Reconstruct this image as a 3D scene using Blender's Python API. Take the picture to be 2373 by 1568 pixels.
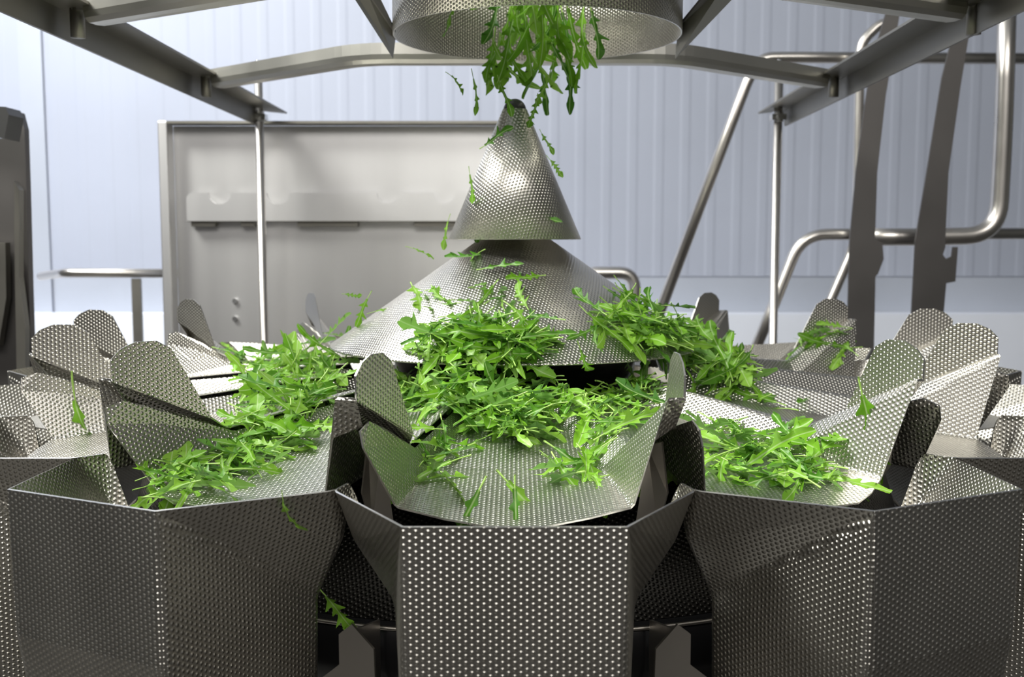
import bpy, bmesh, math, random
from mathutils import Vector, Matrix
from mathutils.bvhtree import BVHTree
from math import sin, cos, pi, tan, atan2, radians

for o in list(bpy.data.objects): bpy.data.objects.remove(o)
SC = bpy.context.scene
COL = SC.collection
D = 1.5                      # camera to machine axis, metres
EYE = 1.75                   # eye height above the platform floor
F, PITCH, CX = 2427.4, 0.0944, 1192.9
NH = 14; STEP = 2*pi/NH

# ------------------------------------------------------------------ camera
cam_d = bpy.data.cameras.new('camera'); cam = bpy.data.objects.new('camera', cam_d); COL.objects.link(cam)
cam_d.sensor_width = 36; cam_d.lens = F/2373*36
cam_d.shift_x = -(CX-1186.5)/2373
cam.location = (0, -D, EYE); cam.rotation_euler = (pi/2-PITCH, 0, 0)
cam_d.dof.use_dof = True; cam_d.dof.focus_distance = 1.06; cam_d.dof.aperture_fstop = 8.5
cam_d.clip_start = .05
SC.camera = cam

# ------------------------------------------------------------------ world, lights, exposure
w = bpy.data.worlds.new('world'); SC.world = w; w.use_nodes = True
wn = w.node_tree; wb = wn.nodes['Background']; wb.inputs[1].default_value = 1.0
wt = wn.nodes.new('ShaderNodeTexCoord'); ws = wn.nodes.new('ShaderNodeSeparateXYZ'); wr = wn.nodes.new('ShaderNodeValToRGB'); wm = wn.nodes.new('ShaderNodeMapRange')
wn.links.new(wt.outputs['Generated'], ws.inputs[0]); wn.links.new(ws.outputs[2], wm.inputs[0]); wm.inputs[1].default_value = -1; wm.inputs[2].default_value = 1
wn.links.new(wm.outputs[0], wr.inputs[0]); wn.links.new(wr.outputs[0], wb.inputs[0])
wr.color_ramp.elements[0].position = .42; wr.color_ramp.elements[0].color = (.08, .076, .072, 1)
wr.color_ramp.elements[1].position = .56; wr.color_ramp.elements[1].color = (.22, .215, .21, 1)
SC.view_settings.view_transform = 'Standard'; SC.view_settings.look = 'None'
SC.view_settings.gamma = 1; SC.view_settings.use_curve_mapping = False
SC.view_settings.exposure = 0.05
def area(name, loc, target, sx, sy, e, col=(1, 1, 1)):
    l = bpy.data.lights.new(name, 'AREA'); l.shape = 'RECTANGLE'; l.size = sx; l.size_y = sy
    l.energy = e; l.color = col
    o = bpy.data.objects.new(name, l); COL.objects.link(o); o.location = loc
    o.rotation_euler = (Vector(target)-Vector(loc)).to_track_quat('-Z', 'Y').to_euler()
    return o
area('key_lamp', (-2.0, -.25, 4.0), (0, 0, 1.6), .9, 1.0, 225, (1, 1, .93))
area('ceiling_lamp_rear', (-1.6, 1.5, 4.2), (-.2, 0, 1.5), 1.8, .45, 32, (.98, .99, 1))
area('front_fill', (.1, -3.0, 3.9), (0, .2, 1.5), 3.6, 1.4, 22, (1, .97, .92)).data.spread = radians(75)  # unseen fill light, added to brighten the steel panel and hopper fronts
area('wall_fill', (-2.5, .7, 3.9), (-2.2, 2.6, 1.9), 1.4, .3, 42, (.92, .95, 1)).data.spread = radians(120)  # added light out of view, lifts the left part of the back wall

# ------------------------------------------------------------------ helpers
def P3(x, r, z, a=0.0):
    """head-local (x right, r outwards, z below eye; units of D) to world metres"""
    X = x*cos(a)+r*sin(a); Y = -r*cos(a)+x*sin(a)
    return Vector((X*D, Y*D, EYE+z*D))
def ray_dir(px, py):
    u = (px-CX)/F; v = (784-py)/F
    return Vector((u, cos(PITCH)+v*sin(PITCH), v*cos(PITCH)-sin(PITCH)))
def at(px, py, depth):
    """point on the sight line through a pixel, 'depth' metres in front (along Y)"""
    d = ray_dir(px, py); return Vector((0, -D, EYE))+d*(depth/d.y)
def tag(o, label=None, cat=None, group=None, kind=None):
    if label: o['label'] = label
    if cat: o['category'] = cat
    if group: o['group'] = group
    if kind: o['kind'] = kind
    return o
def mesh_obj(name, bm, mat, parent=None, smooth=False, keep=False):
    me = bpy.data.meshes.new(name)
    bmesh.ops.recalc_face_normals(bm, faces=bm.faces) if not keep else None
    bm.to_mesh(me); bm.free()
    for m in (mat if isinstance(mat, (list, tuple)) else [mat]): me.materials.append(m)
    if smooth:
        for p in me.polygons: p.use_smooth = True
    o = bpy.data.objects.new(name, me); COL.objects.link(o)
    if parent is not None: o.parent = parent
    return o
def empty(name, loc=(0, 0, 0), rz=0):
    o = bpy.data.objects.new(name, None); COL.objects.link(o)
    o.location = loc; o.rotation_euler = (0, 0, rz); o.empty_display_size = .05
    return o
def auto_uv(bm):
    uv = bm.loops.layers.uv.verify()
    for f in bm.faces:
        f.normal_update(); n = f.normal
        u = Vector((0, 0, 1)).cross(n)
        if u.length < .25: u = Vector((1, 0, 0))
        u -= n*u.dot(n); u.normalize(); v = n.cross(u)
        for l in f.loops: l[uv].uv = (l.vert.co.dot(u), l.vert.co.dot(v))
def add_box(bm, c, s, rot=None):
    m = Matrix.Translation(c) @ (rot.to_4x4() if rot else Matrix.Identity(4)) @ Matrix.Diagonal((s[0], s[1], s[2], 1))
    return bmesh.ops.create_cube(bm, size=1, matrix=m)['verts']
def add_tube(bm, pts, r, n=16, closed=False):
    pts = [Vector(p) for p in pts]; rings = []
    prev = None
    for i, p in enumerate(pts):
        a = pts[i-1] if i else p; b = pts[i+1] if i < len(pts)-1 else p
        t = (b-a).normalized()
        if prev is None:
            s = t.cross(Vector((0, 0, 1)));
            if s.length < .1: s = t.cross(Vector((0, 1, 0)))
        else: s = prev - t*prev.dot(t)
        s.normalize(); prev = s; q = t.cross(s)
        rings.append([bm.verts.new(p+(s*cos(2*pi*k/n)+q*sin(2*pi*k/n))*r) for k in range(n)])
    for i in range(len(rings)-1):
        for k in range(n):
            bm.faces.new((rings[i][k], rings[i][(k+1) % n], rings[i+1][(k+1) % n], rings[i+1][k]))
    bm.faces.new(rings[0][::-1]); bm.faces.new(rings[-1])
def bend(pts, rad, n=8):
    """polyline with its inner corners rounded"""
    pts = [Vector(p) for p in pts]; out = [pts[0]]
    for i in range(1, len(pts)-1):
        a, b, c = pts[i-1], pts[i], pts[i+1]
        r = min(rad, (a-b).length*.48, (c-b).length*.48)
        p0 = b+(a-b).normalized()*r; p1 = b+(c-b).normalized()*r
        for k in range(n+1):
            t = k/n; out.append(p0*(1-t)**2+b*2*t*(1-t)+p1*t*t)
    out.append(pts[-1]); return out
def add_plate(bm, pts, nrm, th):
    """polygon with thickness th along nrm"""
    n = Vector(nrm).normalized()*th/2
    a = [bm.verts.new(Vector(p)-n) for p in pts]; b = [bm.verts.new(Vector(p)+n) for p in pts]
    bm.faces.new(a[::-1]); bm.faces.new(b)
    k = len(pts)
    for i in range(k): bm.faces.new((a[i], a[(i+1) % k], b[(i+1) % k], b[i]))
def add_lathe(bm, prof, n=96, uvcone=True, off=(0, 0, 0)):
    uv = bm.loops.layers.uv.verify(); off = Vector(off)
    rings = [[bm.verts.new(off+Vector((r*cos(2*pi*k/n), r*sin(2*pi*k/n), z))) for k in range(n)] for r, z in prof]
    s = [0]
    for i in range(1, len(prof)): s.append(s[-1]+math.hypot(prof[i][0]-prof[i-1][0], prof[i][1]-prof[i-1][1]))
    for i in range(len(prof)-1):
        (r0, z0), (r1, z1) = prof[i], prof[i+1]
        ds = s[i+1]-s[i]; dr = r1-r0
        for k in range(n):
            f = bm.faces.new((rings[i][k], rings[i][(k+1) % n], rings[i+1][(k+1) % n], rings[i+1][k]))
            for j, l in enumerate(f.loops):
                kk = k+(1 if j in (1, 2) else 0); th = 2*pi*kk/n; r = (r0, r0, r1, r1)[j]
                if abs(dr) > ds*.05:
                    sl = r*ds/abs(dr); aa = th*abs(dr)/ds
                    l[uv].uv = (sl*cos(aa), sl*sin(aa))
                else: l[uv].uv = (th*r, s[i] if j < 2 else s[i+1])
            f.smooth = True
    return rings
def solid(o, th, off=0, rim=None):
    m = o.modifiers.new('solidify', 'SOLIDIFY'); m.thickness = th; m.offset = off
    m.use_even_offset = True
    if rim: o.data.materials.append(rim); m.material_offset_rim = 1
def bev(o, wd, seg=3, ang=15):
    m = o.modifiers.new('bevel', 'BEVEL'); m.width = wd; m.segments = seg; m.limit_method = 'ANGLE'; m.angle_limit = radians(ang)

# ------------------------------------------------------------------ materials
def new_mat(name):
    m = bpy.data.materials.new(name); m.use_nodes = True
    nt = m.node_tree; return m, nt, nt.nodes['Principled BSDF']
def N(nt, t, **kw):
    n = nt.nodes.new(t)
    for k, v in kw.items(): setattr(n, k, v)
    return n
def smudge(nt, bsdf, base, rough, var=.12, scale=7, coord='Object', stretch=(1, 1, 1)):
    tc = N(nt, 'ShaderNodeTexCoord'); mp = N(nt, 'ShaderNodeMapping'); mp.inputs['Scale'].default_value = stretch
    nt.links.new(tc.outputs[coord], mp.inputs[0])
    no = N(nt, 'ShaderNodeTexNoise'); no.inputs['Scale'].default_value = scale; no.inputs['Detail'].default_value = 4
    nt.links.new(mp.outputs[0], no.inputs['Vector'])
    r = N(nt, 'ShaderNodeMapRange'); r.inputs[3].default_value = rough-var; r.inputs[4].default_value = rough+var
    nt.links.new(no.outputs[0], r.inputs[0]); nt.links.new(r.outputs[0], bsdf.inputs['Roughness'])
    mx = N(nt, 'ShaderNodeMix', data_type='RGBA'); mx.inputs[6].default_value = tuple(c*.8 for c in base)+(1,)
    mx.inputs[7].default_value = tuple(min(1, c*1.12) for c in base)+(1,)
    nt.links.new(no.outputs[0], mx.inputs[0]); nt.links.new(mx.outputs[2], bsdf.inputs['Base Color'])
    return no
def steel(name, base=(.58, .56, .54), rough=.35, metal=1, var=.08, scale=6, stretch=(1, 1, 1)):
    m, nt, b = new_mat(name); b.inputs['Metallic'].default_value = metal
    smudge(nt, b, base, rough, var, scale, stretch=stretch); return m
def dimpled(name, base=(.56, .54, .495), rough=.32, pitch=.00503, slope=.6, radius=.42, metal=1.0):
    """stainless sheet pressed with staggered round dimples"""
    m, nt, b = new_mat(name); L = nt.links.new
    b.inputs['Metallic'].default_value = metal
    smudge(nt, b, base, rough, .06, 9)
    tc = N(nt, 'ShaderNodeTexCoord')
    cell = (pitch*math.sqrt(3), pitch, 1.0)
    def lattice(ox, oy):
        a = N(nt, 'ShaderNodeVectorMath', operation='DIVIDE'); L(tc.outputs['UV'], a.inputs[0]); a.inputs[1].default_value = cell
        o_ = N(nt, 'ShaderNodeVectorMath', operation='ADD'); L(a.outputs[0], o_.inputs[0]); o_.inputs[1].default_value = (ox, oy, 0)
        f = N(nt, 'ShaderNodeVectorMath', operation='FRACTION'); L(o_.outputs[0], f.inputs[0])
        c = N(nt, 'ShaderNodeVectorMath', operation='SUBTRACT'); L(f.outputs[0], c.inputs[0]); c.inputs[1].default_value = (.5, .5, 0)
        s = N(nt, 'ShaderNodeVectorMath', operation='MULTIPLY'); L(c.outputs[0], s.inputs[0]); s.inputs[1].default_value = (math.sqrt(3), 1, 0)
        l = N(nt, 'ShaderNodeVectorMath', operation='LENGTH'); L(s.outputs[0], l.inputs[0]); return s, l
    (s1, l1), (s2, l2) = lattice(0, 0), lattice(.5, .5)
    lt = N(nt, 'ShaderNodeMath', operation='LESS_THAN'); L(l2.outputs['Value'], lt.inputs[0]); L(l1.outputs['Value'], lt.inputs[1])
    mx = N(nt, 'ShaderNodeMix', data_type='VECTOR'); L(lt.outputs[0], mx.inputs[0]); L(s1.outputs[0], mx.inputs[4]); L(s2.outputs[0], mx.inputs[5])
    mn = N(nt, 'ShaderNodeMath', operation='MINIMUM'); L(l1.outputs['Value'], mn.inputs[0]); L(l2.outputs['Value'], mn.inputs[1])
    # slope = slope_max * sin(pi*d/R) inside the dome radius R
    q = N(nt, 'ShaderNodeMath', operation='DIVIDE', use_clamp=True); L(mn.outputs[0], q.inputs[0]); q.inputs[1].default_value = radius
    q2 = N(nt, 'ShaderNodeMath', operation='MULTIPLY'); L(q.outputs[0], q2.inputs[0]); q2.inputs[1].default_value = pi
    q3 = N(nt, 'ShaderNodeMath', operation='SINE'); L(q2.outputs[0], q3.inputs[0])
    q4 = N(nt, 'ShaderNodeMath', operation='MULTIPLY'); L(q3.outputs[0], q4.inputs[0]); q4.inputs[1].default_value = slope
    nm = N(nt, 'ShaderNodeVectorMath', operation='NORMALIZE'); L(mx.outputs[1], nm.inputs[0])
    sc_ = N(nt, 'ShaderNodeVectorMath', operation='SCALE'); L(nm.outputs[0], sc_.inputs[0]); L(q4.outputs[0], sc_.inputs['Scale'])
    ad = N(nt, 'ShaderNodeVectorMath', operation='ADD'); L(sc_.outputs[0], ad.inputs[0]); ad.inputs[1].default_value = (0, 0, 1)
    n2 = N(nt, 'ShaderNodeVectorMath', operation='NORMALIZE'); L(ad.outputs[0], n2.inputs[0])
    hv = N(nt, 'ShaderNodeVectorMath', operation='MULTIPLY_ADD'); L(n2.outputs[0], hv.inputs[0]); hv.inputs[1].default_value = (.5, .5, .5); hv.inputs[2].default_value = (.5, .5, .5)
    nmap = N(nt, 'ShaderNodeNormalMap'); L(hv.outputs[0], nmap.inputs['Color']); L(nmap.outputs[0], b.inputs['Normal'])
    return m
M_DIM = dimpled('dimpled_steel')
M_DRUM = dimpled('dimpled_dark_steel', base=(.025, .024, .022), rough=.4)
M_EDGE = steel('cut_sheet_edge', (.72, .71, .69), .3)
M_BRUSH = steel('brushed_steel', (.71, .705, .71), .42, var=.06, scale=5, stretch=(1, 1, .08))
M_BEAM = steel('beam_steel', (.25, .24, .215), .45, var=.1)
M_BAR = steel('bar_steel', (.62, .61, .57), .42, var=.1)
M_PIPE = steel('polished_pipe', (.66, .63, .59), .3)
M_PLATE = steel('ladder_plate_steel', (.15, .142, .138), .5)
M_BRACK = steel('bracket_steel', (.45, .42, .38), .4)
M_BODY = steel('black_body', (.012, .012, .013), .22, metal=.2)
M_RUB = steel('dark_cap', (.05, .05, .05), .4, metal=.3)
M_BOLT = steel('bolt_steel', (.7, .7, .7), .25)

def wall_mat():
    m, nt, b = new_mat('ribbed_wall_panel'); L = nt.links.new
    smudge(nt, b, (.345, .37, .45), .55, .05, 1.2)
    tc = N(nt, 'ShaderNodeTexCoord')
    wv = N(nt, 'ShaderNodeTexWave', bands_direction='X', wave_profile='SIN'); wv.inputs['Scale'].default_value = 3.1
    wv.inputs['Distortion'].default_value = 0
    L(tc.outputs['Object'], wv.inputs['Vector'])
    mr = N(nt, 'ShaderNodeMapRange', interpolation_type='SMOOTHSTEP'); L(wv.outputs['Fac'], mr.inputs[0]); mr.inputs[1].default_value = .55; mr.inputs[2].default_value = .95
    bp = N(nt, 'ShaderNodeBump'); bp.inputs['Distance'].default_value = .003; bp.inputs['Strength'].default_value = .45
    L(mr.outputs[0], bp.inputs['Height']); L(bp.outputs[0], b.inputs['Normal'])
    return m
M_WALL = wall_mat()
M_WHITE, nt_, b_ = new_mat('smooth_white_panel'); smudge(nt_, b_, (.36, .385, .45), .45, .06, 2)
M_KERB, nt_, b_ = new_mat('white_kerb'); smudge(nt_, b_, (.68, .71, .80), .4, .06, 2)
M_FLOOR, nt_, b_ = new_mat('grey_floor'); smudge(nt_, b_, (.09, .085, .08), .5, .1, 3)
M_SIDE, nt_, b_ = new_mat('grey_side_wall'); smudge(nt_, b_, (.10, .10, .10), .5, .05, 2)
M_CEIL, nt_, b_ = new_mat('white_ceiling'); smudge(nt_, b_, (.7, .72, .75), .6, .05, 2)

def leaf_mats():
    out = []
    for nm, c0, c1 in (('rocket_blade_mid', (.115, .30, .012), (.19, .42, .025)), ('rocket_blade_light', (.17, .39, .03), (.25, .48, .05)), ('rocket_blade_deep', (.055, .19, .014), (.10, .27, .02))):
        m, nt, b = new_mat(nm); L = nt.links.new
        oi = N(nt, 'ShaderNodeObjectInfo'); mx = N(nt, 'ShaderNodeMix', data_type='RGBA')
        mx.inputs[6].default_value = c0+(1,); mx.inputs[7].default_value = c1+(1,); L(oi.outputs['Random'], mx.inputs[0])
        tc = N(nt, 'ShaderNodeTexCoord'); sp = N(nt, 'ShaderNodeSeparateXYZ'); L(tc.outputs['UV'], sp.inputs[0])
        ab = N(nt, 'ShaderNodeMath', operation='ABSOLUTE'); L(sp.outputs[0], ab.inputs[0])
        mr = N(nt, 'ShaderNodeMapRange'); L(ab.outputs[0], mr.inputs[0]); mr.inputs[1].default_value = .0004; mr.inputs[2].default_value = .0009
        mr.inputs[3].default_value = .75; mr.inputs[4].default_value = 0
        m2 = N(nt, 'ShaderNodeMix', data_type='RGBA'); L(mr.outputs[0], m2.inputs[0]); L(mx.outputs[2], m2.inputs[6]); m2.inputs[7].default_value = (.42, .60, .24, 1)
        ge = N(nt, 'ShaderNodeNewGeometry'); m3 = N(nt, 'ShaderNodeMix', data_type='RGBA'); L(ge.outputs['Backfacing'], m3.inputs[0])
        m3.inputs[0].default_value = 0; L(m2.outputs[2], m3.inputs[6]); m3.inputs[7].default_value = (.20, .37, .12, 1)
        ml = N(nt, 'ShaderNodeMath', operation='MULTIPLY'); L(ge.outputs['Backfacing'], ml.inputs[0]); ml.inputs[1].default_value = .55
        L(ml.outputs[0], m3.inputs[0]); L(m3.outputs[2], b.inputs['Base Color'])
        b.inputs['Roughness'].default_value = .42; b.inputs['Specular IOR Level'].default_value = .35
        tr = N(nt, 'ShaderNodeBsdfTranslucent'); L(m3.outputs[2], tr.inputs[0]); ms = N(nt, 'ShaderNodeMixShader'); ms.inputs[0].default_value = .35
        L(b.outputs[0], ms.inputs[1]); L(tr.outputs[0], ms.inputs[2]); L(ms.outputs[0], nt.nodes['Material Output'].inputs[0])
        out.append(m)
    return out
M_LEAF = leaf_mats()
M_STEM, nt_, b_ = new_mat('rocket_stem'); smudge(nt_, b_, (.34, .55, .12), .4, .05, 30)

# ------------------------------------------------------------------ the room
def quad_slab(name, lo, hi, mat):
    bm = bmesh.new(); c = (Vector(lo)+Vector(hi))/2; s = Vector(hi)-Vector(lo); add_box(bm, c, s)
    return tag(mesh_obj(name, bm, mat), kind='structure')
WY = 2.6
zt = at(1186, 640, D+WY).z; zk = at(1186, 727, D+WY-.1).z
quad_slab('wall_back', (-3.6, WY, zt), (4.2, WY+.1, 4.4), M_WALL)
quad_slab('trim_1', (-3.6, WY+.004, 0), (4.2, WY+.1, zt), M_WHITE)
quad_slab('trim_2', (-3.6, WY-.12, 0), (4.2, WY+.002, zk), M_KERB)
cp = at(66, 500, D+WY)
quad_slab('trim_3', (at(62, 500, D+WY).x, WY-.012, zk), (at(115, 500, D+WY).x, WY, 4.4), M_WHITE)
quad_slab('floor', (-3.6, -9, -.1), (4.2, WY+.1, 0), M_FLOOR)
quad_slab('ceiling', (-3.6, -4, 4.4), (4.2, WY+.1, 4.5), M_CEIL)
quad_slab('wall_left', (-3.7, -4, 0), (-3.6, WY+.1, 4.4), M_SIDE)
quad_slab('wall_right', (4.2, -4, 0), (4.3, WY+.1, 4.4), M_SIDE)

# ------------------------------------------------------------------ machine body, cones, collar
SURF = []          # (object, owner) whose faces leaves may rest on
body = empty('machine_body', (0, 0, 0))
tag(body, 'black round machine body beneath the ring of dimpled hoppers', 'weighing machine')
bm = bmesh.new()
zb = EYE-.246*D
add_lathe(bm, [(.001, zb+.0), (.36*D-.006, zb), (.36*D, zb-.006), (.36*D, zb-.05*D), (.352*D, zb-.052*D), (.352*D, .02), (.001, .02)], 128)
mesh_obj('drum', bm, M_BODY, body)
bm = bmesh.new(); add_tube(bm, [Vector((.3605*D*cos(t*pi/64), .3605*D*sin(t*pi/64), zb-.002)) for t in range(129)], .0022, 8)
mesh_obj('rim', bm, M_BRACK, body, True)
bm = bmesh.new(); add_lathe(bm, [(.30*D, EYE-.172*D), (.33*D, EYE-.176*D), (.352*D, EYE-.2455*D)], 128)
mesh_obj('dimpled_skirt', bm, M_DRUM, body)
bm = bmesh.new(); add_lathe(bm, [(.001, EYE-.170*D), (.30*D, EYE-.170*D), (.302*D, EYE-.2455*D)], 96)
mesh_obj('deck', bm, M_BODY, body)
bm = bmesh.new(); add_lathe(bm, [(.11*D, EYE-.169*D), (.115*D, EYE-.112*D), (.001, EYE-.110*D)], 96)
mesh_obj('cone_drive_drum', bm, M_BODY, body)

cone = empty('dispersion_cone', (0, 0, 0))
tag(cone, 'wide shallow dimpled steel cone with rocket leaves sliding down it', 'cone')
bm = bmesh.new(); add_lathe(bm, [(.018*D, EYE+.0097*D), (.1735*D, EYE-.0992*D), (.1742*D, EYE-.1004*D)], 160)
c1 = mesh_obj('cone_shell', bm, M_DIM, cone, keep=True); solid(c1, .0018, -1, M_EDGE); SURF.append(c1)
tip = empty('cone_top', (0, 0, 0))
tag(tip, 'tall narrow dimpled steel cone standing on top of the wide one', 'cone')
bm = bmesh.new(); add_lathe(bm, [(.0105*D, EYE+.121*D), (.0621*D, EYE-.0003*D)], 128)
c2 = mesh_obj('cone_shell', bm, M_DIM, tip, keep=True); solid(c2, .0015, -1, M_EDGE)
bm = bmesh.new()
add_lathe(bm, [(.0107*D*cos(k*pi/16)+.0001, EYE+.1205*D+.0107*D*sin(k*pi/16)) for k in range(8, -1, -1)][::1]+[(.0107*D, EYE+.118*D)], 48)
mesh_obj('rounded_tip', bm, M_RUB, tip)

col = empty('infeed_collar', (0, 0, 0))
tag(col, 'round dimpled steel collar hanging above the cones, leaves dropping out of it', 'collar')
KX, KR, KZ = .0208*D, .1335*D, EYE+.188*D
bm = bmesh.new(); add_lathe(bm, [(KR, KZ), (KR, KZ+.20)], 160, off=(KX, 0, 0))
c3 = mesh_obj('collar_shell', bm, M_DIM, col); solid(c3, .002, 0, M_EDGE)

# ------------------------------------------------------------------ feeder pans
def pan_mesh(a):
    bm = bmesh.new()
    V = {}
    def v(k, x, r, z): V[k] = bm.verts.new(P3(x, r, z, a)-P3(0, .3, -.15, a)); return V[k]
    # floor: centre and both edges at five radii
    rs = [(.155, .020, -.1315), (.22, .034, -.138), (.325, .056, -.150), (.403, .069, -.1550)]
    for i, (r, x, z) in enumerate(rs):
        v(('f', i, -1), -x, r, z); v(('f', i, 1), x, r, z)
    v('lip0', -.040, .424, -.1564); v('lip1', -.016, .4365, -.1572); v('lip2', .018, .4365, -.1572); v('lip3', .042, .423, -.1563)
    for i in range(3): bm.faces.new((V['f', i, -1], V['f', i, 1], V['f', i+1, 1], V['f', i+1, -1]))
    bm.faces.new((V['f', 3, -1], V['f', 3, 1], V['lip3'], V['lip2'], V['lip1'], V['lip0']))
    # left wall
    lt = [(.155, -.031, -.1235), (.22, -.045, -.128), (.325, -.0655, -.136)]
    for i, (r, x, z) in enumerate(lt): v(('l', i), x, r, z)
    v('lt3', -.0775, .375, -.1145); v('lc1', -.0835, .409, -.1035); v('lc2', -.0868, .4205, -.1070); v('lc3', -.0850, .4215, -.1165)
    for i in range(2): bm.faces.new((V['f', i, -1], V['f', i+1, -1], V['l', i+1], V['l', i]))
    bm.faces.new((V['f', 2, -1], V['f', 3, -1], V['lc3'], V['lc2'], V['lc1'], V['lt3'], V['l', 2]))
    # right wall, its turned-over flange and the ear
    rt = [(.155, .0355, -.117), (.22, .0515, -.1215), (.325, .0735, -.1335)]
    for i, (r, x, z) in enumerate(rt): v(('r', i), x, r, z)
    v('rt3', .0872, .4135, -.0890)
    for i in range(2): bm.faces.new((V['f', i, 1], V['r', i], V['r', i+1], V['f', i+1, 1]))
    bm.faces.new((V['f', 2, 1], V['r', 2], V['rt3'], V['f', 3, 1]))
    v('g0', .0395, .155, -.1185); v('g1', .0560, .22, -.123); v('g2', .0800, .325, -.1335); v('gb', .0935, .342, -.1225); v('g3', .0968, .4100, -.0895)
    bm.faces.new((V['r', 0], V['g0'], V['g1'], V['r', 1])); bm.faces.new((V['r', 1], V['g1'], V['g2'], V['r', 2]))
    bm.faces.new((V['r', 2], V['g2'], V['gb'])); bm.faces.new((V['r', 2], V['gb'], V['g3'], V['rt3']))
    # ear
    ear = [(.4095, -.0770), (.403, -.0705), (.393, -.0665), (.379, -.0668), (.369, -.0725)]
    ev = [v(('e', i), .0935+(r-.342)*.0485, r, z) for i, (r, z) in enumerate(ear)]
    bm.faces.new([V['gb'], V['g3']]+ev)
    # small front gusset below the flange
    v('k1', .0935, .398, -.108); 
    m0 = bm.verts.new(V['rt3'].co.lerp(V['f', 3, 1].co, .38))
    bm.faces.new((V['rt3'], V['g3'], V['k1'], m0))
    bm.normal_update(); auto_uv(bm)
    return bm
def ang_label(k):
    return k
pan_where = {0: 'front feeder pan nearest the camera, a leaf tip over its lip',
 -1: 'feeder pan left of the front one, heaped with leaves at its outer end', 1: 'feeder pan right of the front one, leaf pile under its bright side wall',
 -2: 'feeder pan at left with a long stem curling over its wall', 2: 'feeder pan second to the right of the front one, bright bare side wall',
 -3: 'feeder pan at far left edge, tall grey tab against the white wall base', 3: 'feeder pan at far right, tab standing just left of the frame edge one',
 -4: 'pan behind the left ones, brightly lit with few leaves', 4: 'pan at right rear with a dark tab and a clump of leaves',
 -5: 'rear left pan, thin dark tab in front of the steel panel', 5: 'rear right pan with dark tab close to the thin rod',
 -6: 'rear pan partly hidden left behind the wide cone', 6: 'rear pan partly hidden right behind the leaf heap', 7: 'rearmost pan hidden behind the wide cone'}
hop_where = {0: 'front dimpled hopper with its flat face toward the camera', -1: 'hopper left of the front one, broad corner edge facing forward',
 1: 'hopper right of the front one, diagonal shade line across its side', -2: 'hopper at left frame edge behind the big left one', 2: 'hopper at right frame edge behind the big right one',
 -3: 'hopper at far left under the pan with the tall tab', 3: 'hopper at far right under the bright pan wall', -4: 'hopper at left rear, only its rim corner showing',
 4: 'hopper at right rear, only its rim showing', -5: 'hopper behind the left rear pans', 5: 'hopper behind the right rear pans', -6: 'rear hopper left of the rearmost', 6: 'rear hopper right of the rearmost', 7: 'rearmost hopper behind the cones'}
for k in range(-6, 8):
    a = k*STEP
    o = mesh_obj('feeder_pan', pan_mesh(a), M_DIM, keep=True); o.location = P3(0, .3, -.15, a)
    bev(o, .003, 2, 20); solid(o, .0015, 0, M_EDGE)
    tag(o, 'dimpled steel '+pan_where[k], 'feeder pan', 'feeder pans around the cone'); SURF.append(o)

# ------------------------------------------------------------------ hoppers
def hopper_mesh(a):
    bm = bmesh.new(); V = {}; org = P3(0, .45, -.2, a)
    def v(k, x, r, z):
        for s, t in ((-1, 'L'), (1, 'R')): V[k+t] = bm.verts.new(P3(s*x, r, z, a)-org)
    v('B', .0540, .520, -.1395); v('C', .1000, .4342, -.1374); v('E', .0945, .4100, -.1380)
    v('F', .0925, .4150, -.172); v('K', .0698, .4087, -.2108); v('Kb', .066, .4060, -.335); v('Bb', .0520, .500, -.335); v('Bm', .0545, .520, -.215)
    bm.faces.new((V['BL'], V['BR'], V['BmR'], V['BmL'])); bm.faces.new((V['BmL'], V['BmR'], V['BbR'], V['BbL']))
    for t in 'LR':
        bm.faces.new((V['B'+t], V['C'+t], V['F'+t])); bm.faces.new((V['B'+t], V['F'+t], V['K'+t]))
        bm.faces.new((V['C'+t], V['E'+t], V['F'+t]))
        bm.faces.new((V['B'+t], V['K'+t], V['Kb'+t], V['Bb'+t], V['Bm'+t]))
        bm.faces.new((V['E'+t], V['K'+t], V['F'+t]))
    bm.faces.new((V['KL'], V['KR'], V['KbR'], V['KbL']))
    bmesh.ops.recalc_face_normals(bm, faces=bm.faces); auto_uv(bm)
    return bm
for k in range(-6, 8):
    a = k*STEP
    t = empty('feed_hopper', P3(0, .45, -.2, a))
    tag(t, 'dimpled steel '+hop_where[k], 'hopper', 'hoppers around the machine')
    o = mesh_obj('hopper_shell', hopper_mesh(a), M_DIM, t); bev(o, .008, 4, 22); solid(o, .0016, -1, M_EDGE)
    if abs(k) <= 4: SURF.append(o)
    # bottom flap
    bm = bmesh.new(); q = [P3(x, r, -.337, a)-P3(0, .45, -.2, a) for x, r in ((-.05, .497), (.05, .497), (.064, .408), (-.064, .408))]
    add_plate(bm, q, (0, 0, 1), .003); mesh_obj('bottom_flap', bm, M_BRUSH, t)
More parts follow.
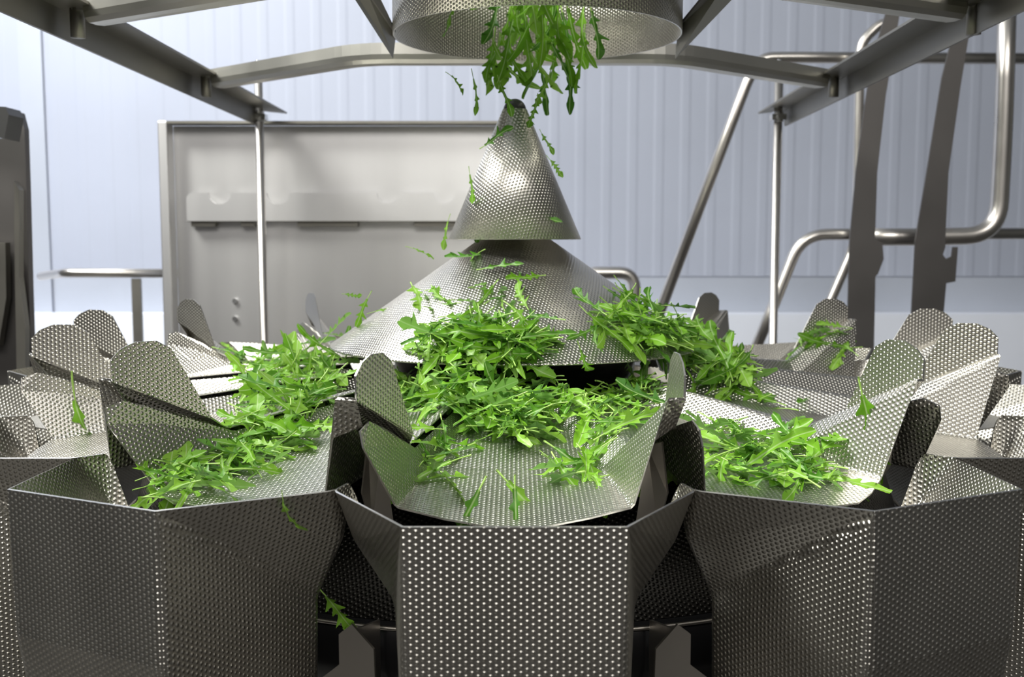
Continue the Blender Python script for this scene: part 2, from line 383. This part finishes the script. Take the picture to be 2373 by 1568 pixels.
for k, lab in ((-1.5, 'bent steel bracket at lower left behind the left hopper corner'), (-.5, 'bent steel bracket between left and front hoppers'), (.5, 'bent steel bracket between front and right hoppers'), (1.5, 'bent steel bracket right of the big right hopper')):
    a = k*STEP; t = empty('hopper_bracket', P3(0, .4, -.26, a)); tag(t, lab, 'bracket', 'hopper brackets'); org = P3(0, .4, -.26, a)
    s = 1 if k < 0 else -1
    # upper hanger between two pans
    bm = bmesh.new(); q = [P3(x*s, r, z, a)-org for x, r, z in ((.004, .405, -.118), (.010, .398, -.121), (.012, .385, -.170), (-.002, .385, -.175), (-.002, .40, -.15))]
    nn = (q[1]-q[0]).cross(q[2]-q[0]); add_plate(bm, q, nn, .003); mesh_obj('hanger_plate', bm, M_BRACK, t)
    bm = bmesh.new(); q = [P3(x*s, r, z, a)-org for x, r, z in ((-.005, .43, -.225), (.003, .43, -.2185), (.016, .43, -.232), (.018, .43, -.30), (-.028, .43, -.30), (-.028, .43, -.262), (-.005, .43, -.243))]
    nn = (q[1]-q[0]).cross(q[2]-q[0]); add_plate(bm, q, nn, .003); mesh_obj('lower_plate', bm, M_BRACK, t)
    bm = bmesh.new(); q = [P3(-.003*s, .43, -.225, a)-org, P3(-.005*s, .366, -.24, a)-org, P3(-.005*s, .366, -.30, a)-org, P3(-.003*s, .43, -.30, a)-org]
    nn = (q[1]-q[0]).cross(q[2]-q[0]); add_plate(bm, q, nn, .003); mesh_obj('side_web', bm, M_BRACK, t)

# ------------------------------------------------------------------ overhead frame
HB = .205*D
def angle_beam(name, x0, s, label):
    """two flanges of an angle running front to back; s = side of the upright flange"""
    t = empty(name, (x0, 0, EYE+HB)); tag(t, label, 'beam')
    ya, yb = -.62*D, .70*D
    bm = bmesh.new(); wd = .050
    q = [Vector((0, ya, 0)), Vector((-s*wd*.0, yb, 0)), Vector((-s*wd, yb+.055, 0)), Vector((-s*wd, ya, 0))]
    add_plate(bm, q, (0, 0, 1), .004); mesh_obj('top_flange', bm, M_BEAM, t)
    bm = bmesh.new(); q = [Vector((0, ya, 0)), Vector((0, yb, 0)), Vector((0, yb-.02, -.040)), Vector((0, ya, -.040))]
    add_plate(bm, q, (1, 0, 0), .004); mesh_obj('side_flange', bm, M_BEAM, t)
    return t
bl = angle_beam('frame_beam', -.405*D, -1, 'grey steel angle beam running overhead from upper left corner')
br = angle_beam('frame_beam', .405*D, 1, 'grey steel angle beam running overhead from upper right corner')
br.rotation_euler = (0, 0, radians(-2.0))
def vrod(px_top, py_top, px_b, py_b, depth, r, label, junc_y):
    top = at(px_top, py_top, depth); x = top.x; y = top.y
    t = empty('support_rod', (x, y, 0)); tag(t, label, 'rod', 'support rods of the overhead frame')
    bm = bmesh.new(); add_tube(bm, [Vector((0, 0, 0)), Vector((0, 0, top.z-0.0))], r, 20); mesh_obj('rod', bm, M_PIPE, t, True)
    zj = at(px_top, junc_y, depth).z-0.0
    bm = bmesh.new(); add_box(bm, (0, 0, zj), (.034, .03, .014)); add_tube(bm, [(0, -.022, zj), (0, .022, zj)], .006, 10); add_tube(bm, [(0, 0, zj-.011), (0, 0, zj+.013)], .012, 16)
    mesh_obj('clamp', bm, M_BOLT, t)
    bm = bmesh.new(); add_tube(bm, [(0, 0, top.z-0.0-.001), (0, 0, top.z-0.0+.01)], r*.55, 12); mesh_obj('threaded_tip', bm, M_BOLT, t, True)
vrod(598, 150, 605, 790, 1.66*D, .0095, 'thin polished vertical rod in front of the steel panel', 272)
vrod(1806, 148, 1785, 790, 1.66*D, .0100, 'thin polished vertical rod in front of the ribbed wall at right', 272)
def frame_bar(sgn, label):
    """folded trough bar bowed around the collar, sgn +1 behind, -1 in front"""
    t = empty('frame_bar', (0, sgn*.16*D, EYE+HB-.003*D)); tag(t, label, 'bar', 'bowed bars of the overhead frame')
    yo, zo = sgn*.16*D, EYE+HB
    ye = sgn*(.345 if sgn > 0 else .085)*D
    pts = [Vector((-.372*D, ye if sgn > 0 else -.045*D, 0)), Vector((-.165*D, sgn*.17*D, 0)), Vector((.172*D, sgn*.17*D, 0)), Vector((.385*D, ye if sgn > 0 else -.06*D, 0))]
    pts = bend(pts, .05, 6)
    pts = [p-Vector((0, yo, 0)) for p in pts]
    # half-round (inverted trough) section swept along the bend
    bm = bmesh.new(); prof = [(-.021, -.004), (-.019, -.012), (-.012, -.0175), (0, -.0185), (.012, -.0175), (.019, -.012), (.021, -.004), (.021, .014), (-.021, .014)]
    rings = []
    for i, p in enumerate(pts):
        tt = (pts[min(i+1, len(pts)-1)]-pts[max(i-1, 0)]).normalized(); side = Vector((tt.y, -tt.x, 0))
        rings.append([bm.verts.new(p+side*u+Vector((0, 0, v_))) for u, v_ in prof])
    n = len(prof)
    for i in range(len(rings)-1):
        for j in range(n): bm.faces.new((rings[i][j], rings[i][(j+1) % n], rings[i+1][(j+1) % n], rings[i+1][j]))
    bm.faces.new(rings[0]); bm.faces.new(rings[-1][::-1])
    o = mesh_obj('bar', bm, M_BAR, t); 
    for i, s in ((0, -1), (-1, 1)):
        p = pts[i]
        bm = bmesh.new(); add_tube(bm, [p+Vector((s*.026, 0, .016)), p+Vector((s*.026, 0, -.035))], .0095, 16); mesh_obj('stud', bm, M_BEAM, t, True)
        bm = bmesh.new(); add_box(bm, p+Vector((s*.012, 0, .002)), (.035, .018, .004)); mesh_obj('lug', bm, M_BOLT, t)
frame_bar(1, 'bowed steel bar passing behind the collar between both beams')
frame_bar(-1, 'bowed steel bar in front of the collar, its ends at the top corners')
def strut(px, s, label):
    p0 = at(px[0], px[1], D*1.0); t = empty('collar_strut', p0); tag(t, label, 'strut', 'pointed struts beside the collar')
    a = at(px[0], px[1], D*1.04)-p0; b = at(px[2], px[3], D*.86)-p0; c = at(px[4], px[5], D*.86)-p0; d = at(px[6], px[7], D*1.01)-p0
    bm = bmesh.new(); add_plate(bm, [a, b, c, d], (b-a).cross(c-a), .004); mesh_obj('strut_web', bm, M_BEAM, t)
    e = at(px[8], px[9], D*.86)-p0
    bm = bmesh.new(); add_plate(bm, [d, c, e], (c-d).cross(e-d), .004); mesh_obj('strut_flange', bm, M_PLATE, t)
strut((911, 133, 800, -40, 840, -40, 918, 75, 862, -40), -1, 'pointed steel strut at the left side of the collar')
strut((1565, 133, 1730, -40, 1680, -40, 1572, 60, 1655, -40), 1, 'pointed steel strut at the right side of the collar')

# ------------------------------------------------------------------ steel panel on the left
PY = 2.62
def px_rect(x0, y0, x1, y1, dep): return at(x0, y0, dep), at(x1, y1, dep)
A = at(402, 292, PY); Bp = at(1182, 292, PY); zlow = EYE-.75
pn = empty('steel_panel', ((A.x+Bp.x)/2, A.y, zlow)); org = pn.location.copy()
tag(pn, 'large brushed steel backing panel standing behind the pans at left', 'panel')
bm = bmesh.new(); add_box(bm, Vector(((A.x+Bp.x)/2, A.y, (A.z+zlow)/2))-org, (Bp.x-A.x, .004, A.z-zlow)); mesh_obj('sheet', bm, M_BRUSH, pn)
bm = bmesh.new(); xl = at(364, 292, PY-.05).x; add_box(bm, Vector(((A.x+xl)/2, A.y-.025, (A.z+.008+zlow)/2))-org, (A.x-xl, .050, A.z+.008-zlow)); o = mesh_obj('side_flange', bm, M_BRUSH, pn); bev(o, .004)
bm = bmesh.new(); add_box(bm, Vector(((A.x+Bp.x)/2+.0, A.y-.025, A.z+.004))-org, (Bp.x-A.x, .052, .006)); mesh_obj('top_lip', bm, M_BEAM, pn)
# mounted rail with scalloped cut-outs
bm = bmesh.new()
z1 = at(700, 447, PY-.03).z; z0 = at(700, 512, PY-.03).z; xa = at(434, 480, PY-.03).x; xb = Bp.x-.05
out = [(xa, z0), (xb, z0), (xb, z1)]
for cx in (1115, 1030, 900, 645, 510):
    c = at(cx, 447, PY-.03).x; r = .028
    for j in range(9): out.append((c+r*cos(j*pi/8), z1-r*sin(j*pi/8)))
out += [(xa+.01, z1), (xa, z1-.01)]
add_plate(bm, [Vector((x, A.y-.030, z))-org for x, z in out], (0, 1, 0), .012)
mesh_obj('scalloped_rail', bm, M_BRUSH, pn)
bm = bmesh.new(); add_box(bm, Vector(((xa+xb)/2, A.y-.018, z0))-org, (xb-xa, .034, .003)); mesh_obj('rail_base', bm, M_BEAM, pn)
for x0, x1 in ((445, 500), (560, 590), (690, 830), (960, 1060)):
    bm = bmesh.new(); p, q = at(x0, 520, PY-.02), at(x1, 530, PY-.02)
    add_box(bm, Vector(((p.x+q.x)/2, A.y-.016, z0-.007))-org, (q.x-p.x, .022, .012)); mesh_obj('rail_shadow_strip', bm, M_BEAM, pn)  # dark strips imitating the shadow along the rail's bottom edge
for y in (697, 738):
    bm = bmesh.new(); p = at(545, y, PY-.004)-org; add_tube(bm, [p+Vector((0, .002, 0)), p-Vector((0, .005, 0))], .0065, 16); mesh_obj('bolt', bm, M_BOLT, pn)

# ------------------------------------------------------------------ handrails, posts
def pipe(name, pts, r, label, cat, mat=M_PIPE, group=None, rad=.06):
    pts = bend(pts, rad, 10); org = min(pts, key=lambda p: p.z).copy()
    bm = bmesh.new(); add_tube(bm, [p-org for p in pts], r, 20); o = mesh_obj(name, bm, mat, None, True); o.location = org
    return tag(o, label, cat, group)
hr = pipe('handrail', [at(95, 640, 3.3), at(150, 632, 3.0), at(420, 633, 3.0)], .013, 'horizontal steel handrail at left between machine frame and steel panel', 'handrail', rad=.03)
bm = bmesh.new(); p = at(316, 645, 3.0); q = Vector((p.x+.0, p.y, 0)); 
bm_ = bmesh.new(); add_box(bm_, Vector((0, 0, -p.z/2)), (.026, .012, p.z)); bm.free()
o = mesh_obj('rail_post', bm_, M_BEAM, hr); o.location = p-hr.location
RD = 2.75
pipe('stair_rail', [at(1500, 800, RD), at(1735, 180, RD), at(1765, 134, RD), at(1830, 133, RD), at(2420, 136, RD)], .0145, 'long slanting steel stair rail turning level behind the overhead frame', 'handrail', group='stair rails at right', rad=.05)
pipe('stair_rail', [at(1740, 835, RD), at(1812, 660, RD), at(1858, 543, RD), at(2420, 541, RD)], .0150, 'lower slanting steel stair rail turning level at mid height', 'handrail', group='stair rails at right', rad=.09)
pipe('stair_rail', [at(1880, 800, RD-.05), at(1932, 680, RD-.05), at(1985, 560, RD-.05), at(1993, 100, RD-.05), at(2040, 55, RD-.05), at(2072, 52, RD-.05)], .0125, 'upright steel pipe left of the ladder plates, hooked over at the top', 'pipe', group='stair rails at right', rad=.06)
pipe('stair_rail', [at(2336, -60, 2.58), at(2326, 300, 2.58), at(2312, 545, 2.58), at(2150, 549, 2.58), at(2000, 549, 2.58)], .0215, 'thick steel pipe with a rounded elbow at the right edge', 'pipe', group='stair rails at right', rad=.12)
pipe('guard_pipe', [at(2023, 640, 2.6), Vector((at(2021, 900, 2.6).x, at(2021, 900, 2.6).y, 0))], .006, 'thin upright steel pipe beside the foot of the left ladder plate', 'pipe')
def down(px, py, d):
    p = at(px, py, d); return Vector((p.x, p.y, 0))
pipe('looped_rail', [down(1350, 700, 3.3), at(1350, 632, 3.3), at(1470, 632, 3.3), down(1490, 700, 3.3)], .020, 'low looped steel pipe just visible behind the wide cone', 'pipe', rad=.05)
def ladder_plate(pts, dep, label, hole=None):
    P = [at(x, y, dep) for x, y in pts]; y = P[0].y
    org = min(P, key=lambda p: p.z).copy()
    bm = bmesh.new(); add_plate(bm, [p-org for p in P], (0, 1, 0), .006)
    o = mesh_obj('ladder_plate', bm, M_PLATE); o.location = org; tag(o, label, 'steel plate', 'upright plates of the ladder')
    return o
l1 = ladder_plate([(2095, -60), (2083, 40), (2052, 220), (2032, 400), (2027, 556), (2044, 562), (2047, 600), (2034, 634), (2028, 640), (2022, 920), (1955, 920), (1962, 790), (1968, 560), (1984, 390), (2004, 240), (2020, 130), (2036, 85), (2052, 30), (2055, -60)], 2.5, 'tall dark steel ladder plate, the left one of the two')
l2 = ladder_plate([(2262, -60), (2248, 60), (2225, 200), (2197, 400), (2190, 548), (2190, 572), (2184, 590), (2192, 600), (2204, 594), (2207, 572), (2219, 572), (2213, 652), (2192, 656), (2184, 745), (2180, 920), (2100, 920), (2110, 750), (2120, 560), (2145, 410), (2150, 380), (2182, 180), (2215, 50), (2222, -60)], 2.5, 'tall dark steel ladder plate, the right one of the two')
# machine frame at the left edge
mf = empty('guard_post', at(20, 880, 2.1)); org = mf.location.copy(); tag(mf, 'grey steel guard post with rounded slots at the left frame edge', 'guard post')
bm = bmesh.new(); P = [at(x, y, 2.1)-org for x, y in ((-80, 320), (28, 322), (38, 258), (52, 262), (62, 300), (66, 420), (72, 640), (80, 900), (-80, 900))]
add_plate(bm, P, (0, 1, 0), .02); o = mesh_obj('post_plate', bm, M_PLATE, mf)
bm = bmesh.new(); P = [at(x, y, 2.0)-org for x, y in ((-80, 246), (30, 252), (38, 270), (28, 325), (0, 318), (-80, 310))]
add_plate(bm, P, (0, 1, 0), .06); mesh_obj('end_cap', bm, M_RUB, mf)
for P in (((38, 420), (50, 440), (50, 640), (64, 760), (64, 860), (44, 860), (40, 640)), ((-80, 560), (18, 562), (20, 690), (2, 800), (-80, 800))):
    bm = bmesh.new(); add_plate(bm, [at(x, y, 2.07)-org for x, y in P], (0, 1, 0), .02); mesh_obj('raised_strip', bm, M_BEAM, mf)

# ------------------------------------------------------------------ rocket leaves
rng = random.Random(7)
def leaf_bm(seed, bend_=0.0, fold=.3, twist=0.0, L=.075, W=.013, stemf=.35, lobes=3, narrow=False):
    """one rocket leaf: lobed blade (material slots 0) ; returns blade bmesh, stem bmesh. Lies along +Y, faces +Z"""
    r = random.Random(seed)
    n = 34; bm = bmesh.new(); uv = bm.loops.layers.uv.verify()
    cs = [(stemf*.55+(1-stemf*.55)*(i+.55+r.uniform(-.08, .08))/(lobes+1.2)) for i in range(lobes)]
    hs = [r.uniform(.55, 1.0)*(.75+.25*i/lobes) for i in range(lobes)]
    tw = r.uniform(.42, .68)
    def half(t, side):
        if t < stemf*.5: return .04
        x = 0.13+.12*t
        for i, c in enumerate(cs):
            d = (t-c-(.015*side))/.042; h = hs[i]*(1+.15*side*(-1)**i)
            x = max(x, h*math.exp(-abs(d)**1.6))
        d = (t-.83)/.185
        x = max(x, tw*max(0, 1-d*d)**.85 if abs(d) < 1 else 0)
        if t > .985: x = min(x, .15)
        return x
    def curve(y, x, z):
        # bend along the length, then twist
        tt = y/L; ang = bend_*tt
        if abs(bend_) > 1e-4: yy = L/bend_*sin(ang); zz = L/bend_*(1-cos(ang))*-1
        else: yy, zz = y, 0
        a = twist*tt
        x2 = x*cos(a)-z*sin(a); z2 = x*sin(a)+z*cos(a)
        wob = .0035*sin(tt*5+seed)*tt
        return Vector((x2+wob+.02*L*sin(tt*3+seed*2), yy-z2*-sin(ang)*0, zz+z2))
    rows = []
    for i in range(n+1):
        t = stemf*.5+(1-stemf*.5)*i/n; row = []
        for s in (-1, -.5, 0, .5, 1):
            hw = half(t, 1 if s > 0 else -1)*W
            x = s*hw; y = t*L+abs(x)*(.6 if t < .8 else -.1)
            z = abs(x)*fold+.0012*sin(t*22+s*2+seed)*abs(s)
            row.append((bm.verts.new(curve(min(y, L*1.02), x, z)), x, y))
        rows.append(row)
    for i in range(n):
        for j in range(4):
            q = (rows[i][j], rows[i][j+1], rows[i+1][j+1], rows[i+1][j])
            f = bm.faces.new([e[0] for e in q]); f.smooth = True
            for l, e in zip(f.loops, q): l[uv].uv = (e[1], e[2])
    sb = bmesh.new()
    rr = []
    for i in range(9):
        t = stemf*.62*i/8; c = curve(t*L, 0, -.0002); rad = .0011*(1-.35*i/8)
        rr.append([sb.verts.new(c+Vector((cos(k*pi/2.5)*rad, 0, sin(k*pi/2.5)*rad*.8))) for k in range(5)])
    for i in range(8):
        for k in range(5): sb.faces.new((rr[i][k], rr[i][(k+1) % 5], rr[i+1][(k+1) % 5], rr[i+1][k])).smooth = True
    sb.faces.new(rr[0]); sb.faces.new(rr[-1])
    return bm, sb
VAR = []
for i in range(15):
    r = random.Random(100+i)
    b_, s_ = leaf_bm(i+1, bend_=r.uniform(-.3, 1.3), fold=r.uniform(.05, .7), twist=r.uniform(-.8, .8), L=r.uniform(.072, .110), W=r.uniform(.011, .0185), stemf=r.uniform(.22, .5), lobes=r.choice((2, 2, 3, 3, 4, 4)))
    mb = bpy.data.meshes.new('rocket_leaf'); b_.to_mesh(mb); b_.free(); mb.materials.append(M_LEAF[(0, 1, 0, 2, 1)[i % 5]])
    ms = bpy.data.meshes.new('stem'); s_.to_mesh(ms); s_.free(); ms.materials.append(M_STEM)
    VAR.append((mb, ms))

# collision surfaces, world space
bpy.context.view_layer.update()
verts, polys = [], []
for o in SURF:
    base = len(verts); mw = o.matrix_world
    for v_ in o.data.vertices: verts.append(mw @ v_.co)
    for p in o.data.polygons: polys.append([base+i for i in p.vertices])
BVH = BVHTree.FromPolygons(verts, polys)
CAM = Vector((0, -D, EYE))
def hit(px, py):
    d = ray_dir(px, py).normalized(); loc, nor, idx, dist = BVH.ray_cast(CAM, d)
    if loc is None: return None
    if nor.dot(d) > 0: nor = -nor
    return loc, nor
def inside(x, y, poly):
    c = False; j = len(poly)-1
    for i in range(len(poly)):
        xi, yi = poly[i]; xj, yj = poly[j]
        if (yi > y) != (yj > y) and x < (xj-xi)*(y-yi)/(yj-yi)+xi: c = not c
        j = i
    return c
def place_mat(loc, nor, yaw, tilt, roll, sc):
    z = nor.normalized(); x = z.orthogonal().normalized(); y = z.cross(x)
    R = Matrix((x, y, z)).transposed().to_4x4()
    return Matrix.Translation(loc) @ R @ Matrix.Rotation(yaw, 4, 'Z') @ Matrix.Rotation(tilt, 4, 'X') @ Matrix.Rotation(roll, 4, 'Y') @ Matrix.Translation((0, -.035*sc, 0)) @ Matrix.Scale(sc, 4)
NL = 0
def leaf(mat, label, group=None, vi=None):
    global NL
    NL += 1
    mb, ms = VAR[rng.randrange(len(VAR)) if vi is None else vi]
    o = bpy.data.objects.new('rocket_leaf', mb); COL.objects.link(o); o.matrix_world = mat
    tag(o, label, 'leaf', group)
    s = bpy.data.objects.new('stem', ms); COL.objects.link(s); s.parent = o
    return o
heap_bm = {}
def stuff_leaf(mat, key):
    heap_bm.setdefault(key, []).append((mat, rng.randrange(len(VAR))))
ZONES = [
 # polygon, individuals, underlayer leaves, pile height, label, group
 ([(915, 850), (980, 820), (1080, 800), (1160, 775), (1235, 810), (1270, 900), (1270, 1000), (1190, 1040), (1090, 990), (985, 930), (940, 870)], 74, 260, .038, 'green rocket leaf in the thick heap in front of the wide cone', 'leaves heaped in front of the wide cone'),
 ([(905, 850), (960, 840), (1000, 960), (970, 960), (920, 900)], 8, 40, .020, 'green rocket leaf just behind the tall tab left of the front pan', 'leaves behind the left tab'),
 ([(930, 700), (1050, 600), (1240, 620), (1330, 700), (1240, 780), (1040, 780), (920, 760)], 24, 0, .006, 'green rocket leaf sliding down the face of the wide cone', 'leaves sliding down the wide cone'),
 ([(590, 850), (670, 800), (770, 790), (835, 830), (800, 900), (720, 970), (560, 960)], 26, 90, .030, 'green rocket leaf in the shaded heap left of the wide cone', 'leaves heaped left of the cone'),
 ([(1320, 790), (1400, 760), (1480, 730), (1600, 790), (1700, 840), (1755, 880), (1700, 915), (1600, 880), (1500, 830), (1440, 790), (1330, 780)], 40, 150, .038, 'green rocket leaf in the heap right of the wide cone', 'leaves heaped right of the cone'),
 ([(1280, 900), (1400, 880), (1560, 880), (1520, 940), (1430, 1030), (1350, 990), (1290, 960)], 22, 50, .018, 'green rocket leaf along the right edge of the front pan', 'leaves along the right of the front pan'),
 ([(955, 960), (1010, 990), (1060, 1100), (1070, 1140), (1000, 1130), (960, 1030)], 10, 8, .012, 'green rocket leaf lying against the left wall of the front pan', 'leaves at the left wall of the front pan'),
 ([(1270, 1100), (1420, 1040), (1430, 1090), (1380, 1130), (1290, 1130)], 9, 8, .010, 'green rocket leaf lying low on the right half of the front pan', 'leaves low on the right of the front pan'),
 ([(340, 1120), (430, 1060), (520, 1000), (620, 960), (740, 970), (750, 1030), (620, 1120), (450, 1170), (370, 1180)], 32, 70, .020, 'green rocket leaf in the pile on the pan left of the front one', 'leaves piled on the left pan'),
 ([(1600, 1010), (1680, 1000), (1850, 1040), (1950, 1130), (1860, 1145), (1660, 1130), (1620, 1080)], 27, 60, .018, 'green rocket leaf in the pile on the pan right of the front one', 'leaves piled on the right pan'),
 ([(440, 850), (540, 825), (640, 820), (640, 850), (470, 865)], 8, 6, .008, 'small green rocket leaf on the bright pan at left rear', 'leaves on the left rear pan'),
 ([(1830, 790), (1900, 760), (1960, 770), (1990, 840), (1930, 855), (1860, 830)], 9, 5, .015, 'green rocket leaf hanging on the dark pan at right rear', 'leaves on the right rear pan'),
 ([(1740, 930), (1790, 920), (1900, 940), (1890, 960), (1780, 965)], 5, 0, .004, 'small green rocket leaf in the narrow trough right of the heap', 'leaves in the right trough'),
]
UP = Vector((0, 0, 1))
for poly, n1, n2, hh, lab, grp in ZONES:
    xs = [p[0] for p in poly]; ys = [p[1] for p in poly]; done = 0; tries = 0
    while done < n1+n2 and tries < 9000:
        tries += 1
        x, y = rng.uniform(min(xs), max(xs)), rng.uniform(min(ys), max(ys))
        if not inside(x, y, poly): continue
        h_ = hit(x, y)
        if h_ is None: continue
        loc, nor = h_
        if abs(nor.z) < .35: continue
        if n1 > 20 and inside(x, y, [(800, 815), (960, 815), (1000, 1015), (800, 1000)]): continue
        under = done >= n1
        nn = (nor*.6+UP*.4+Vector((rng.gauss(0, .22), rng.gauss(0, .22), rng.gauss(0, .15)))).normalized()
        h = rng.uniform(0, .62)*hh if under else rng.uniform(.45, 1)*hh
        m = place_mat(loc+nor*.004+UP*h, nn, rng.uniform(0, 2*pi), rng.gauss(0, .18), rng.gauss(0, .5), rng.uniform(.68, 1.08))
        if under: stuff_leaf(m, 0)
        else: leaf(m, lab, grp)
        done += 1
# the packed, uncountable rest of the heap
bm = bmesh.new()
tmp = bpy.data.meshes.new('tmp')
def joined(items, name, label):
    vs, fs, uvs, mi = [], [], [], []
    for m, vi in items:
        for me, base_mi in ((VAR[vi][0], (0, 1, 0, 2, 1)[vi % 5]), (VAR[vi][1], 3)):
            b0 = len(vs); vs.extend([m @ v_.co for v_ in me.vertices]); ul = me.uv_layers.active
            for p in me.polygons:
                fs.append([b0+i for i in p.vertices]); mi.append(base_mi)
                for li in p.loop_indices: uvs.append(tuple(ul.data[li].uv) if ul else (0, 0))
    me = bpy.data.meshes.new(name); me.from_pydata(vs, [], fs); u = me.uv_layers.new(name='UVMap')
    for i, q in enumerate(uvs): u.data[i].uv = q
    for mm in M_LEAF+[M_STEM]: me.materials.append(mm)
    for p, k in zip(me.polygons, mi): p.material_index = k; p.use_smooth = True
    o = bpy.data.objects.new(name, me); COL.objects.link(o)
    tag(o, label, 'leaves', kind='stuff'); return o
joined(heap_bm[0], 'rocket_leaf_heap', 'dense mass of green rocket leaves packed beneath the top ones of the piles')

# single leaves one can point at
def single(px, py, label, vi, sc, yaw, lift=.004, tilt=0, roll=0, nrm=None, depth=None):
    h_ = hit(px, py) if depth is None else (at(px, py, depth), Vector((0, -1, .2)))
    if h_ is None: h_ = (at(px, py, .8), Vector((0, -1, .3)))
    loc, nor = h_
    if nrm: nor = Vector(nrm)
    return leaf(place_mat(loc+nor*lift, nor, yaw, tilt, roll, sc), label, None, vi)
def single_view(px, py, depth, dx, dy, label, vi, sc, group=None, roll=0, lean=0):
    """leaf whose length runs along picture direction (dx right, dy down), facing the viewer side"""
    loc = at(px, py, depth); y = (Vector((1, 0, 0))*dx+Vector((0, lean, -1))*dy).normalized() if (dx or dy) else UP
    z = Vector((0, -1, .15)); z = (z-y*z.dot(y)).normalized(); x = y.cross(z)
    R = Matrix((x, y, z)).transposed().to_4x4()
    return leaf(Matrix.Translation(loc) @ R @ Matrix.Rotation(roll, 4, 'Y') @ Matrix.Translation((0, -.035*sc, 0)) @ Matrix.Scale(sc, 4), label, group, vi)
def dep(px, py, back=.006):
    h_ = hit(px, py); return (h_[0].y+D-back) if h_ else 1.0
single_view(2010, 960, dep(2010, 960, .008), .25, 1, 'single dark green rocket leaf stuck on the bright bare wall of the right pan', 2, 1.1, roll=.2, lean=-.1)
single_view(172, 960, dep(172, 960, .02), .05, 1, 'rocket leaf with a long curled stem hanging over the left pan wall', 5, 1.45, roll=.4)
single_view(1225, 1155, dep(1225, 1155, .012), .8, .7, 'broad rocket leaf lying near the lip in the middle of the front pan', 6, 1.15, roll=-.2, lean=-.8)
single_view(1078, 1195, dep(1078, 1195, .01), -.6, .9, 'rocket leaf hanging over the lip of the front pan at left of its middle', 3, 1.1, roll=.1, lean=-.5)
single_view(1194, 1190, dep(1194, 1190, .014), .05, 1, 'rocket leaf with a pale midrib hanging over the middle of the front pan lip', 8, .95, roll=.3, lean=-.4)
single_view(655, 1185, dep(655, 1185, .01), .05, 1, 'narrow rocket leaf hanging down the outside of the left hopper', 11, .5, roll=.8)
single_view(775, 1405, .93, .6, .8, 'rocket leaf caught in the dark gap between left and front hoppers', 9, .8, roll=.3)
single_view(1350, 835, dep(1350, 835, .03), .3, 1, 'rocket leaf dangling off the right front rim of the wide cone', 4, .7, roll=.3)
FALL = 'green rocket leaf falling beneath the collar'
for i in range(44):
    x = rng.gauss(1228, 58); y = rng.uniform(-60, 135) if i < 38 else rng.uniform(100, 175)
    single_view(x, y, D*rng.uniform(.94, 1.06), rng.uniform(-.5, .5), 1, 'green rocket leaf in the stream dropping out of the collar', rng.randrange(15), rng.uniform(.9, 1.25), 'leaves dropping out of the collar', roll=rng.uniform(-1.2, 1.2))
for px, py, dx, dy, sc, lab in (
    (1060, 185, .8, .5, .55, 'falling rocket leaf, leftmost of those between collar and cone tip'), (1098, 195, .2, 1, .6, 'falling rocket leaf left of the cone tip, beside the leftmost'),
    (1165, 208, .3, 1, .6, 'falling rocket leaf touching the left side of the cone tip'), (1262, 205, -.3, 1, .75, 'falling rocket leaf right above the cone tip'), (1238, 258, -.2, 1, .7, 'falling rocket leaf just right of the cone tip'),
    (1150, 322, .9, -.5, .75, 'dark rocket leaf crossing the left edge of the tall cone'), (1088, 415, .1, 1, .5, 'falling rocket leaf left of the tall cone at half height'), (1262, 320, .5, 1, .4, 'thin rocket leaf right of the tall cone near its top'),
    (1285, 382, .8, 1, .5, 'rocket leaf at the right edge of the tall cone at half height'), (1205, 475, .1, 1, .45, 'small rocket leaf falling upright before the tall cone'), (1235, 500, 1, .15, .8, 'light green rocket leaf falling crosswise before the tall cone'),
    (1112, 530, -.2, 1, .5, 'rocket leaf at the lower left of the tall cone'), (1032, 522, -.4, 1, .5, 'blurred rocket leaf left of the tall cone base'), (965, 574, 1, .1, .45, 'pale rocket leaf falling in front of the steel panel'),
    (1235, 597, 1, -.4, .5, 'small rocket leaf just under the tall cone base'), (848, 705, -.5, 1, .6, 'bright rocket leaf sticking up left of the wide cone'), (880, 715, .9, -.4, .55, 'rocket leaf tip beside the left slope of the wide cone'), (815, 685, 1, .2, .4, 'tiny rocket leaf in the air in front of the panel bottom')):
    single_view(px, py, D*.97-.02, dx, dy, lab, rng.randrange(15), sc, None, roll=rng.uniform(-.7, .7))
for i in range(10):
    x = rng.uniform(1430, 1560); y = 650+(x-1420)*.62+rng.uniform(-12, 30)
    single_view(x, y, D*rng.uniform(.9, 1.0), rng.uniform(-1, 1), rng.uniform(.2, 1), 'green rocket leaf tumbling over the right slope of the wide cone', rng.randrange(15), rng.uniform(.6, .9), 'leaves over the right slope', roll=rng.uniform(-1, 1))
print('leaves', NL)
